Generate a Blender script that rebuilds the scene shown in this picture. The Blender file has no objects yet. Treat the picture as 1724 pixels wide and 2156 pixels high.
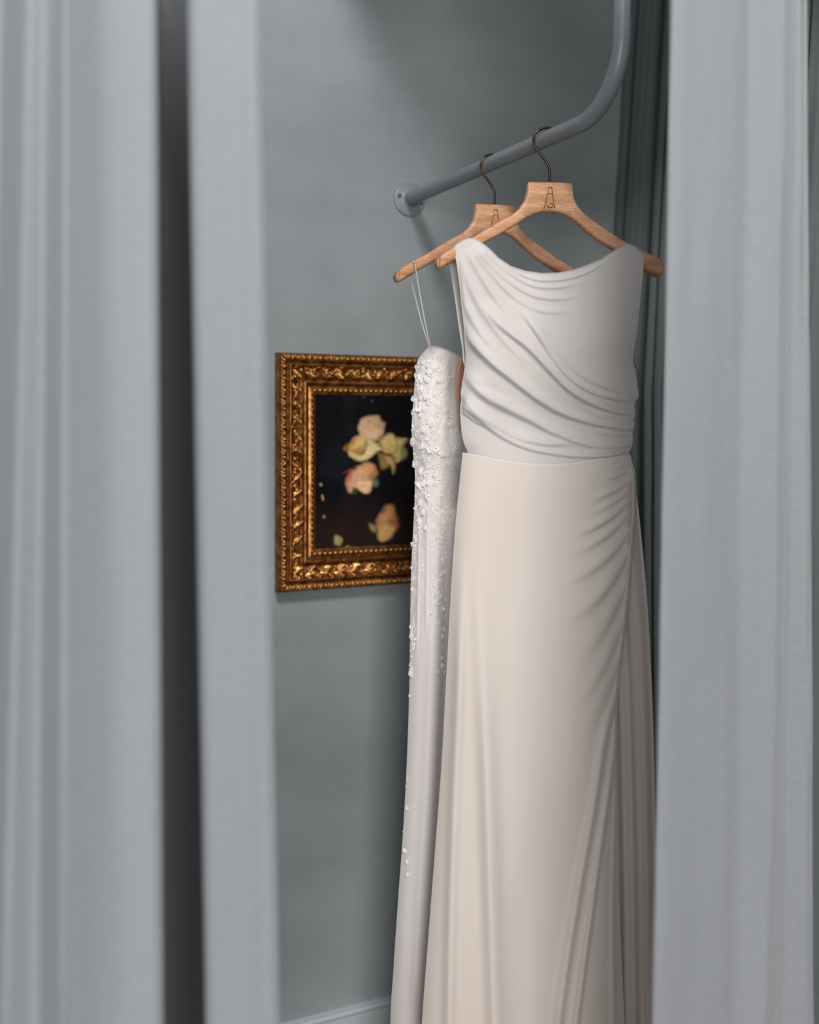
import bpy, math, random
import numpy as np
from mathutils import Matrix, Vector

rng = np.random.default_rng(7)
random.seed(7)
SC = bpy.context.scene
COL = SC.collection

# ------------------------------------------------------------------ camera
F = 2228.0            # focal length in pixels of the 1724 x 2156 frame
CX, HY = 862.0, 904.0  # image centre column and horizon row
EYE = 1.5
TH = math.radians(26.2)
CAM = np.array([0.0, -2.288, EYE])
RIGHT = np.array([math.cos(TH), -math.sin(TH), 0.0])
FWD = np.array([math.sin(TH), math.cos(TH), 0.0])

cd = bpy.data.cameras.new('camera')
cam = bpy.data.objects.new('camera', cd)
COL.objects.link(cam)
cam.location = CAM
cam.rotation_euler = (math.pi / 2, 0, -TH)
cd.sensor_fit = 'HORIZONTAL'
cd.sensor_width = 24.0
cd.lens = 24.0 * F / 1724.0
cd.shift_y = -(1078.0 - HY) / 1724.0
cd.clip_start = 0.05
cd.dof.use_dof = True
cd.dof.focus_distance = 1.99
cd.dof.aperture_fstop = 1.55
cd.dof.aperture_blades = 0
SC.camera = cam

# ------------------------------------------------------------------ light
W = bpy.data.worlds.new('world')
SC.world = W
W.use_nodes = True
W.node_tree.nodes['Background'].inputs[0].default_value = (0.86, 0.93, 1.0, 1)
W.node_tree.nodes['Background'].inputs[1].default_value = 0.47


def area(name, loc, target, sx, sy, power, color):
    l = bpy.data.lights.new(name, 'AREA')
    l.shape = 'RECTANGLE'
    l.size, l.size_y = sx, sy
    l.energy = power
    l.color = color
    o = bpy.data.objects.new(name, l)
    COL.objects.link(o)
    o.location = loc
    d = Vector(target) - Vector(loc)
    o.rotation_euler = d.to_track_quat('-Z', 'Y').to_euler()
    return o


area('skylight', (0.02, -3.35, 4.35), (0.95, -0.4, 1.35), 0.75, 0.75, 122, (1.0, 0.985, 0.955))
area('front_fill', (-1.3, -5.6, 1.5), (0.9, -0.6, 0.9), 2.5, 2.4, 175, (1.0, 0.97, 0.94))  # broad fill lamp added behind the camera to brighten the gowns

SC.view_settings.view_transform = 'Standard'
SC.view_settings.look = 'None'
SC.view_settings.gamma = 1.0
SC.view_settings.use_curve_mapping = False
SC.view_settings.exposure = 0.12


# ------------------------------------------------------------------ helpers
def tag(o, label=None, cat=None, group=None, kind=None):
    if label: o['label'] = label
    if cat: o['category'] = cat
    if group: o['group'] = group
    if kind: o['kind'] = kind
    return o


def empty(name, loc, rz=0.0):
    o = bpy.data.objects.new(name, None)
    COL.objects.link(o)
    o.location = loc
    o.rotation_euler = (0, 0, rz)
    o.empty_display_size = 0.05
    return o


def link(name, me, mat=None, parent=None):
    o = bpy.data.objects.new(name, me)
    COL.objects.link(o)
    if mat is not None and not me.materials:
        me.materials.append(mat)
    if parent is not None:
        o.parent = parent
    return o


def mesh(name, verts, faces, smooth=True):
    me = bpy.data.meshes.new(name)
    verts = np.asarray(verts, dtype=np.float64)
    if isinstance(faces, np.ndarray):
        faces = faces.tolist()
    me.from_pydata(verts.tolist(), [], faces)
    me.update()
    if smooth:
        me.polygons.foreach_set('use_smooth', [True] * len(me.polygons))
    return me


def grid_faces(nr, nc, off=0, closed=False):
    """faces of a grid with nr rows, nc columns"""
    r = np.arange(nr - 1)[:, None]
    c = np.arange(nc if closed else nc - 1)[None, :]
    c2 = (c + 1) % nc
    a = r * nc + c; b = r * nc + c2; d = (r + 1) * nc + c2; e = (r + 1) * nc + c
    return (np.stack([a, e, d, b], -1).reshape(-1, 4) + off)


class Buf:
    def __init__(s): s.v = []; s.f = []; s.n = 0
    def add(s, v, f):
        v = np.asarray(v); s.v.append(v)
        for q in f: s.f.append([int(i) + s.n for i in q])
        s.n += len(v)
    def mesh(s, name, smooth=True):
        return mesh(name, np.concatenate(s.v), s.f, smooth)


def box(x0, x1, y0, y1, z0, z1):
    v = [(x, y, z) for x in (x0, x1) for y in (y0, y1) for z in (z0, z1)]
    f = [(0, 1, 3, 2), (4, 6, 7, 5), (0, 4, 5, 1), (2, 3, 7, 6), (0, 2, 6, 4), (1, 5, 7, 3)]
    return np.array(v, float), f


def boxmesh(name, *a):
    v, f = box(*a)
    return mesh(name, v, f, False)


def bevel(o, w, seg=3):
    m = o.modifiers.new('bevel', 'BEVEL'); m.width = w; m.segments = seg; m.limit_method = 'ANGLE'
    return o


def solid(o, th, off=0.0):
    m = o.modifiers.new('solid', 'SOLIDIFY'); m.thickness = th; m.offset = off
    return o


def smooth_path(p, n):
    """Catmull-Rom through the points"""
    p = np.asarray(p, float)
    q = np.vstack([2 * p[0] - p[1], p, 2 * p[-1] - p[-2]])
    out = []
    k = len(p) - 1
    for t in np.linspace(0, k - 1e-9, n):
        i = int(t); u = t - i
        a, b, c, d = q[i], q[i + 1], q[i + 2], q[i + 3]
        out.append(0.5 * ((2 * b) + (-a + c) * u + (2 * a - 5 * b + 4 * c - d) * u * u + (-a + 3 * b - 3 * c + d) * u ** 3))
    return np.array(out)


def tube(path, rad, sides=16, caps=True):
    path = np.asarray(path, float)
    n = len(path)
    rad = np.full(n, rad) if np.isscalar(rad) else np.asarray(rad)
    T = np.gradient(path, axis=0); T /= np.linalg.norm(T, axis=1)[:, None] + 1e-12
    up = np.array([0, 0, 1.0]) if abs(T[0][2]) < 0.9 else np.array([1.0, 0, 0])
    N = np.cross(T[0], up); N /= np.linalg.norm(N)
    vs = []
    for i in range(n):
        N = N - T[i] * N.dot(T[i]); N /= np.linalg.norm(N)
        B = np.cross(T[i], N)
        a = np.linspace(0, 2 * np.pi, sides, endpoint=False)
        vs.append(path[i] + rad[i] * (np.cos(a)[:, None] * N + np.sin(a)[:, None] * B))
    v = np.concatenate(vs)
    f = grid_faces(n, sides, closed=True).tolist()
    if caps:
        f.append(list(range(sides))); f.append(list(range((n - 1) * sides, n * sides))[::-1])
    return v, f


def sphere(c, r, seg=8, rings=5):
    v = []; f = []
    r = np.atleast_1d(r) * np.ones(3)
    for i in range(rings + 1):
        th = math.pi * i / rings
        for j in range(seg):
            ph = 2 * math.pi * j / seg
            v.append((c[0] + r[0] * math.sin(th) * math.cos(ph), c[1] + r[1] * math.sin(th) * math.sin(ph), c[2] + r[2] * math.cos(th)))
    return np.array(v), grid_faces(rings + 1, seg, closed=True)


def noise2(x, y, seed=0, octaves=3):
    """smooth value noise"""
    out = np.zeros(np.broadcast(x, y).shape); amp = 1.0; tot = 0
    for o in range(octaves):
        xx = x * 2 ** o + seed * 17.3 + o * 5.1; yy = y * 2 ** o + seed * 9.7 + o * 3.3
        xi = np.floor(xx).astype(np.int64); yi = np.floor(yy).astype(np.int64)
        fx = xx - xi; fy = yy - yi
        fx = fx * fx * (3 - 2 * fx); fy = fy * fy * (3 - 2 * fy)
        def h(a, b):
            k = (a * 374761393 + b * 668265263 + seed * 1442695041) & 0xffffffff
            k = ((k ^ (k >> 13)) * 1274126177) & 0xffffffff
            return ((k ^ (k >> 16)) & 0xffff) / 65535.0
        v = (h(xi, yi) * (1 - fx) + h(xi + 1, yi) * fx) * (1 - fy) + (h(xi, yi + 1) * (1 - fx) + h(xi + 1, yi + 1) * fx) * fy
        out = out + amp * v; tot += amp; amp *= 0.5
    return out / tot


def wallp(px, py, k=0.0):
    """world point on the plane k metres in front of the back wall, seen at a pixel of the photograph"""
    s = (np.asarray(px, float) - CX) / F
    t = (2.288 - k) / (math.cos(TH) - s * math.sin(TH))
    x = s * t * math.cos(TH) + t * math.sin(TH)
    z = EYE + (HY - np.asarray(py, float)) / F * t
    return x, -k + 0 * x, z


def project(x, y, z):
    dx = x - CAM[0]; dy = y - CAM[1]
    X = dx * RIGHT[0] + dy * RIGHT[1]; T = dx * FWD[0] + dy * FWD[1]
    return CX + F * X / T, HY - F * (z - EYE) / T


class Hang:
    """upright plane of a hanging thing, with its own local frame (x along it, y away from the viewer, z up)"""
    def __init__(s, px, t0, phi_deg, z0):
        s.t0 = t0; s.phi = math.radians(phi_deg); s.z0 = z0
        s.X0 = (px - CX) / F * t0
        o = CAM + s.X0 * RIGHT + t0 * FWD
        s.loc = (o[0], o[1], z0)
        s.rz = -TH + s.phi
    def p(s, px, py, n=0.0):
        c, si = math.cos(s.phi), math.sin(s.phi)
        q = (np.asarray(px, float) - CX) / F
        n = np.asarray(n, float)
        a = (q * (s.t0 - n * c) - s.X0 - n * si) / (c - q * si)
        t = s.t0 + a * si - n * c
        z = EYE + (HY - np.asarray(py, float)) / F * t - s.z0
        a, n_, z = np.broadcast_arrays(a, -n, z)
        return np.stack([a, n_, z], -1)


# ------------------------------------------------------------------ materials
def mat(name, col, rough=0.8, metal=0.0, spec=0.3, sheen=0.0):
    m = bpy.data.materials.new(name); m.use_nodes = True
    b = m.node_tree.nodes['Principled BSDF']
    b.inputs['Base Color'].default_value = (*col, 1)
    b.inputs['Roughness'].default_value = rough
    b.inputs['Metallic'].default_value = metal
    b.inputs['Specular IOR Level'].default_value = spec
    if sheen:
        b.inputs['Sheen Weight'].default_value = sheen
    return m


def N(m, t): return m.node_tree.nodes.new(t)
def L(m, a, b): m.node_tree.links.new(a, b)


def noise_tex(m, scale, stretch=(1, 1, 1), detail=4, rough=0.55, coord='Object'):
    tc = N(m, 'ShaderNodeTexCoord'); mp = N(m, 'ShaderNodeMapping'); nz = N(m, 'ShaderNodeTexNoise')
    mp.inputs['Scale'].default_value = stretch
    nz.inputs['Scale'].default_value = scale
    nz.inputs['Detail'].default_value = detail
    nz.inputs['Roughness'].default_value = rough
    L(m, tc.outputs[coord], mp.inputs[0]); L(m, mp.outputs[0], nz.inputs['Vector'])
    return nz


def ramp(m, src, stops):
    r = N(m, 'ShaderNodeValToRGB')
    el = r.color_ramp.elements
    while len(el) < len(stops): el.new(0.5)
    for e, (p, c) in zip(el, stops):
        e.position = p; e.color = (*c, 1)
    L(m, src, r.inputs[0])
    return r


def bump(m, srcs, strength, dist):
    b = m.node_tree.nodes['Principled BSDF']
    prev = None
    for s, st, d in zip(srcs, strength, dist):
        bp = N(m, 'ShaderNodeBump')
        bp.inputs['Strength'].default_value = st; bp.inputs['Distance'].default_value = d
        L(m, s, bp.inputs['Height'])
        if prev is not None: L(m, prev.outputs[0], bp.inputs['Normal'])
        prev = bp
    L(m, prev.outputs[0], b.inputs['Normal'])


def weave(name, c0, c1, c2, rough=0.95, scale=1.0, trans=0.0, strength=0.35):
    """woven cloth: slubs along both thread directions"""
    m = mat(name, c1, rough, 0, 0.15, 0.25)
    b = m.node_tree.nodes['Principled BSDF']
    h = noise_tex(m, 60 * scale, (0.6, 0.6, 12.0), 4, 0.65)
    v = noise_tex(m, 60 * scale, (9.0, 9.0, 1.5), 4, 0.65)
    big = noise_tex(m, 3.0, (1, 1, 0.5), 3, 0.5)
    mx = N(m, 'ShaderNodeMath'); mx.operation = 'ADD'
    v5 = N(m, 'ShaderNodeMath'); v5.operation = 'MULTIPLY_ADD'; v5.inputs[1].default_value = 0.35; v5.inputs[2].default_value = 0.325
    L(m, v.outputs[0], v5.inputs[0])
    L(m, h.outputs[0], mx.inputs[0]); L(m, v5.outputs[0], mx.inputs[1])
    m2 = N(m, 'ShaderNodeMath'); m2.operation = 'MULTIPLY_ADD'; m2.inputs[1].default_value = 0.4
    L(m, mx.outputs[0], m2.inputs[0])
    m3 = N(m, 'ShaderNodeMath'); m3.operation = 'MULTIPLY'; m3.inputs[1].default_value = 0.2
    L(m, big.outputs[0], m3.inputs[0]); L(m, m3.outputs[0], m2.inputs[2])
    r = ramp(m, m2.outputs[0], [(0.36, c0), (0.5, c1), (0.64, c2)])
    L(m, r.outputs[0], b.inputs['Base Color'])
    bump(m, [mx.outputs[0]], [strength], [0.001])
    if trans:
        tr = N(m, 'ShaderNodeBsdfTranslucent'); L(m, r.outputs[0], tr.inputs[0])
        mix = N(m, 'ShaderNodeMixShader'); mix.inputs[0].default_value = trans
        out = m.node_tree.nodes['Material Output']
        L(m, b.outputs[0], mix.inputs[1]); L(m, tr.outputs[0], mix.inputs[2]); L(m, mix.outputs[0], out.inputs[0])
    return m


def plaster(name, c0, c1, c2):
    m = mat(name, c1, 0.9, 0, 0.2)
    b = m.node_tree.nodes['Principled BSDF']
    n1 = noise_tex(m, 1.7, (1, 1, 1.3), 5, 0.55)
    n2 = noise_tex(m, 90, (1, 1, 1), 3, 0.6)
    r = ramp(m, n1.outputs[0], [(0.34, c0), (0.5, c1), (0.68, c2)])
    L(m, r.outputs[0], b.inputs['Base Color'])
    bump(m, [n2.outputs[0], n1.outputs[0]], [0.15, 0.1], [0.002, 0.01])
    return m


M_wall = plaster('limewash', (0.185, 0.21, 0.216), (0.226, 0.251, 0.258), (0.27, 0.295, 0.303))
M_trim = mat('painted_trim', (0.44, 0.49, 0.51), 0.4, 0, 0.5)
M_floor = plaster('floor_boards', (0.16, 0.13, 0.10), (0.2, 0.165, 0.13), (0.24, 0.2, 0.16))
M_curtain = weave('linen_grey_blue', (0.24, 0.253, 0.272), (0.275, 0.287, 0.306), (0.31, 0.322, 0.34), trans=0.25, strength=0.6)
M_curtain2 = weave('linen_blue', (0.19, 0.207, 0.23), (0.22, 0.236, 0.257), (0.25, 0.265, 0.285), trans=0.05, strength=0.2)
M_partition = weave('dark_linen', (0.075, 0.088, 0.087), (0.092, 0.106, 0.105), (0.11, 0.124, 0.123), strength=0.2)
M_rail = mat('grey_paint', (0.18, 0.195, 0.21), 0.36, 0, 0.6)
_n = noise_tex(M_rail, 40, (1, 1, 1), 3); bump(M_rail, [_n.outputs[0]], [0.25], [0.002])
M_bronze = mat('bronze_wire', (0.07, 0.045, 0.028), 0.3, 0.9, 0.5)
M_screw = mat('screw', (0.07, 0.075, 0.08), 0.35, 0.5, 0.5)
M_burn = mat('burnt_wood', (0.16, 0.07, 0.03), 0.8)


def wood(name):
    m = mat(name, (0.5, 0.28, 0.16), 0.42, 0, 0.4)
    b = m.node_tree.nodes['Principled BSDF']
    big = noise_tex(m, 9, (1, 1, 7), 3, 0.6)
    fl = noise_tex(m, 120, (0.6, 3, 5), 3, 0.7)
    mx = N(m, 'ShaderNodeMath'); mx.operation = 'ADD'
    L(m, big.outputs[0], mx.inputs[0]); L(m, fl.outputs[0], mx.inputs[1])
    m2 = N(m, 'ShaderNodeMath'); m2.operation = 'MULTIPLY'; m2.inputs[1].default_value = 0.5
    L(m, mx.outputs[0], m2.inputs[0])
    r = ramp(m, m2.outputs[0], [(0.36, (0.34, 0.155, 0.075)), (0.5, (0.49, 0.255, 0.14)), (0.64, (0.62, 0.36, 0.215))])
    L(m, r.outputs[0], b.inputs['Base Color'])
    bump(m, [fl.outputs[0]], [0.1], [0.001])
    return m


M_wood = wood('beech')


def silk(name, c0, c1, rough=0.6, scale=1.0, trans=0.12):
    m = mat(name, c1, rough, 0, 0.25, 0.3)
    b = m.node_tree.nodes['Principled BSDF']
    n1 = noise_tex(m, 500 * scale, (1, 1, 1), 2, 0.7)
    n2 = noise_tex(m, 5, (1, 1, 0.4), 3, 0.5)
    r = ramp(m, n2.outputs[0], [(0.35, c0), (0.65, c1)])
    L(m, r.outputs[0], b.inputs['Base Color'])
    bump(m, [n1.outputs[0]], [0.12], [0.0005])
    tr = N(m, 'ShaderNodeBsdfTranslucent'); tr.inputs[0].default_value = (*[c * 1.02 for c in c1], 1)
    mix = N(m, 'ShaderNodeMixShader'); mix.inputs[0].default_value = trans
    out = m.node_tree.nodes['Material Output']
    L(m, b.outputs[0], mix.inputs[1]); L(m, tr.outputs[0], mix.inputs[2]); L(m, mix.outputs[0], out.inputs[0])
    return m


M_crepe = silk('ivory_crepe', (0.61, 0.54, 0.495), (0.64, 0.575, 0.53), 0.5)
M_chiffon = silk('ivory_chiffon', (0.66, 0.62, 0.60), (0.69, 0.65, 0.63), 0.55, 1.0, 0.3)
M_lace = silk('ivory_tulle', (0.66, 0.61, 0.59), (0.74, 0.69, 0.67), 0.6)
M_satin = silk('blush_lining', (0.84, 0.52, 0.33), (0.88, 0.58, 0.40), 0.4, 1.0, 0.35)
M_petal = silk('petal_organza', (0.72, 0.69, 0.68), (0.79, 0.76, 0.75), 0.5)
M_pearl = mat('pearl', (0.85, 0.80, 0.76), 0.15, 0.0, 0.8)
M_red = mat('red_thread', (0.22, 0.035, 0.03), 0.7)
M_black = mat('back_board', (0.03, 0.02, 0.015), 0.9)


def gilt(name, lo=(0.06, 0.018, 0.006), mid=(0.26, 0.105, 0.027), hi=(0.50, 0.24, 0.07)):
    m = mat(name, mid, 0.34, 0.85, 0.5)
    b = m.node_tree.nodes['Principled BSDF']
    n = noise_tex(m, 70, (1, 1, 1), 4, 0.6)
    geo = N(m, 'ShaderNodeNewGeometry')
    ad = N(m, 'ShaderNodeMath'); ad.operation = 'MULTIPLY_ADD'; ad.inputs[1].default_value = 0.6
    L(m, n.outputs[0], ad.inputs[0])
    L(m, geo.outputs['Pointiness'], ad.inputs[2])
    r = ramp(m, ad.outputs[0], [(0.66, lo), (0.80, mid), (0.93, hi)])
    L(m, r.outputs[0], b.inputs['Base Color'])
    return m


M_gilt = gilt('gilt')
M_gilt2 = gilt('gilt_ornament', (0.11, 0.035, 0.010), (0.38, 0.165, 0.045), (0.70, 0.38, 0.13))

# ------------------------------------------------------------------ the room
XSEAM = float(wallp(1184, 900)[0])
XP = 1.70             # plane of the partition curtain
struct = lambda n, me, m: tag(link(n, me, m), kind='structure')
struct('wall_back', boxmesh('wall_back', -1.2, XSEAM, 0.0, 0.1, 0, 3.0), M_wall)
struct('wall_back_recess', boxmesh('wall_back_recess', XSEAM, 3.0, 0.004, 0.1, 0, 3.0), M_wall)
struct('wall_left', boxmesh('wall_left', -1.3, -1.2, -1.1, 0.1, 0, 3.0), M_wall)
struct('floor', boxmesh('floor', -1.6, 3.0, -3.6, 0.1, -0.1, 0.0), M_floor)
struct('shade_slab', boxmesh('shade_slab', 0.86, 3.0, -1.12, 0.0, 2.72, 2.82), M_wall)  # unseen slab added overhead to shade the upper right of the wall
# baseboard with a small rounded cap
prof = [(0, 0), (-0.018, 0), (-0.018, 0.137), (-0.0215, 0.139), (-0.0215, 0.144), (-0.019, 0.147), (0, 0.149)]
v = [(x, y, z) for x in (-1.2, 1.66) for (y, z) in prof]
k = len(prof)
fc = [(i, (i + 1) % k, k + (i + 1) % k, k + i) for i in range(k)] + [tuple(range(k))[::-1], tuple(range(k, 2 * k))]
bb = struct('baseboard_back', mesh('baseboard', v, fc, False), M_trim)


# ------------------------------------------------------------------ curtains
def curtain_mesh(top, bot, kbase, zt, zb, pyt, pyb, ncol=360, nrow=120, wob=0.002, seed=1):
    """top / bot: plan polylines (pixel column, metres towards the viewer) at rows pyt and pyb"""
    a = smooth_path(top, ncol); b = smooth_path(bot, ncol)
    z = np.linspace(zt, zb, nrow)
    V = np.zeros((nrow, ncol, 3))
    for side, pl, py in ((0, a, pyt), (1, b, pyb)):
        x, y, _ = wallp(pl[:, 0], py, kbase + pl[:, 1])
        if side == 0: A = np.stack([x, y], -1)
        else: B = np.stack([x, y], -1)
    x, y, zz = wallp(top[len(top) // 2][0], np.array([pyt, pyb]), kbase)
    w = np.clip((zz[0] - z) / (zz[0] - zz[1]), -0.12, 1.12)[:, None, None]
    P = A[None] * (1 - w) + B[None] * w
    V[..., :2] = P
    V[..., 2] = z[:, None]
    u = np.arange(ncol)[None, :] / ncol
    V[..., 1] += wob * (noise2(u * 11, z[:, None] * 3.2, seed, 2) - 0.5) * 2 + wob * 0.35 * (noise2(u * 24, z[:, None] * 16, seed + 3) - 0.5)
    V[..., 0] += wob * (noise2(u * 14, z[:, None] * 2.5, seed + 9) - 0.5)
    return mesh('curtain', V.reshape(-1, 3), grid_faces(nrow, ncol))


KC = 1.18
top = [(-420, -.05), (-330, .03), (-230, -.01), (-150, .03), (-80, .01), (-10, .050), (15, .048), (50, .008), (72, .006), (92, .014), (112, .006), (136, -.014), (165, .006), (215, .042), (270, .060),
       (312, .066), (324, .058), (326, .03), (318, -.03), (324, -.30), (350, -.55), (420, -.62), (480, -.45), (460, -.12), (412, -.035), (396, -.010), (404, .008), (440, .016), (490, .018), (525, .024),
       (541, .022), (546, .012), (540, .0)]
bot = [(-420, -.05), (-330, .03), (-230, -.01), (-150, .03), (-80, .012), (-40, .040), (-8, .002), (20, .004), (60, .032), (85, .034), (122, -.010), (155, .002), (215, .036), (270, .058),
       (322, .066), (337, .058), (340, .03), (332, -.03), (337, -.30), (364, -.55), (450, -.62), (520, -.45), (496, -.12), (448, -.035), (434, -.010), (444, .008), (480, .014), (520, .016), (560, .026),
       (580, .024), (586, .014), (580, .0)]
c1 = link('curtain', curtain_mesh(top, bot, KC, 2.5, 0.02, 0, 2156, 640, 120, 0.002, 1), M_curtain2)
solid(c1, 0.0016)
tag(c1, 'large out-of-focus blue-grey linen curtain with a deep dark fold at the left', 'curtain', kind=None)

top = [(1420, .000), (1415, .006), (1424, .012), (1460, .014), (1510, .013), (1550, .008), (1575, .0), (1600, .006), (1640, .014), (1658, .016), (1666, .008), (1672, -.004),
       (1684, -.002), (1694, .004), (1698, .0), (1697, -.02), (1685, -.04)]
bot = [(1376, .000), (1370, .006), (1380, .012), (1420, .013), (1470, .010), (1510, .006), (1540, .002), (1570, .006), (1600, .012), (1618, .014), (1632, .006), (1646, -.006),
       (1670, -.002), (1700, .006), (1710, .002), (1711, -.02), (1700, -.04)]
c2 = link('curtain', curtain_mesh(top, bot, KC, 2.5, 0.02, 0, 2156, 260, 200, 0.0035, 5), M_curtain)
solid(c2, 0.0016)
tag(c2, 'pale grey linen curtain panel hanging in front of the dresses at the right', 'curtain')

# partition curtain at right angles to the wall: gathered folds
ncol, nrow = 520, 90
yy = np.linspace(-0.004, -1.6, ncol)[None, :]
zz = np.linspace(2.72, 0.02, nrow)[:, None]
ph = yy * 2 * np.pi / 0.060 + 2.4 * np.sin(yy * 31) + (2.7 - zz) * (1.0 + 0.8 * np.sin(yy * 19)) + 1.2 * noise2(yy * 10, zz * 1.2, 4)
XPz = 1.715 + 0.085 * np.clip((zz - 1.6) / 1.1, 0, 1)
amp = 0.013 + 0.010 * noise2(yy * 14, zz * 0.6, 11)
xx = XPz + amp * np.sin(ph) + 0.003 * np.sin(ph * 2.3 + 1) + 0.002 * np.sin(yy * 420 + zz)
y2 = yy + 0.008 * np.cos(ph) + 0 * zz
y2 = np.minimum(y2, -0.002)
V = np.stack([xx, y2, zz + 0 * xx], -1)
c3 = link('curtain', mesh('partition', V.reshape(-1, 3), grid_faces(nrow, ncol)), M_partition)
solid(c3, 0.0015)
tag(c3, 'dark grey-green gathered curtain between the wall and the pale right-hand panel', 'curtain')

# tracks that carry the curtains (above the frame of the photograph)
v, f = tube([(-0.9, -KC, 2.52), (1.6, -KC, 2.52)], 0.014, 16)
tag(link('curtain_rod', mesh('rod', v, f), M_rail), 'grey rod above the front curtains', 'rod')

# ------------------------------------------------------------------ clothes rail
XR = float(wallp(861, 425)[0]); ZR = EYE + 0.553
rail = empty('clothes_rail', (XR, 0, ZR))
tag(rail, 'grey painted pipe rail bending upward from a round wall flange', 'rail')
Lr, Rb = 0.700, 0.125
path = [(0, -0.006, 0)] + [(0, -s, 0) for s in np.linspace(0.02, Lr, 30)]
for a in np.linspace(0, math.pi / 2, 24)[1:]:
    path.append((0, -(Lr + Rb * math.sin(a)), Rb * (1 - math.cos(a))))
for s in np.linspace(0.02, 0.95, 10):
    path.append((0, -(Lr + Rb), Rb + s))
v, f = tube(path, 0.0155, 32)
link('pipe', mesh('pipe', v, f), M_rail, rail)
# flange: turned disc with a slightly domed face
pr = [(0.0, 0.0), (0.040, 0.0), (0.0405, 0.002), (0.0395, 0.0048), (0.036, 0.0056), (0.021, 0.0060), (0.0185, 0.0075), (0.017, 0.012), (0.0158, 0.013)]
v = []; S = 64
for r, h in pr:
    for j in range(S):
        a = 2 * math.pi * j / S
        v.append((r * math.cos(a), -h, r * math.sin(a)))
link('flange', mesh('flange', v, grid_faces(len(pr), S, closed=True)), M_rail, rail)
for a in (168, 348, 78, 258)[:2]:
    v, f = sphere((0.029 * math.cos(math.radians(a)), -0.0058, 0.029 * math.sin(math.radians(a))), (0.0052, 0.0030, 0.0052), 16, 8)
    link('screw', mesh('screw', v, f), M_screw, rail)

# ------------------------------------------------------------------ hangers
H1 = Hang(1153, 2.012, 12, 0.04)
H2 = Hang(1038, 2.197, 21, 0.04)
cz = lambda P, s=2.781, o=(800, 220): [(x / s + o[0], y / s + o[1]) for x, y in P]
UP = cz([(319, 914), (323, 905), (338, 892), (380, 862), (440, 830), (520, 788), (600, 742), (700, 683), (770, 645), (812, 610), (840, 568), (853, 530), (860, 490), (863, 462), (868, 455),
         (985, 457), (1112, 459), (1117, 466), (1120, 500), (1126, 545), (1145, 590), (1175, 628), (1200, 650), (1300, 725), (1400, 797), (1470, 838), (1540, 875), (1598, 903), (1622, 925), (1631, 945)])
LO = cz([(319, 960), (325, 970), (340, 972), (440, 912), (500, 875), (600, 818), (700, 762), (780, 715), (850, 668), (900, 643), (950, 631), (985, 629), (1030, 634), (1070, 643), (1120, 672),
         (1200, 745), (1280, 808), (1380, 868), (1450, 915), (1540, 985), (1580, 1006), (1610, 1017), (1624, 1010), (1631, 995)])


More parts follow.
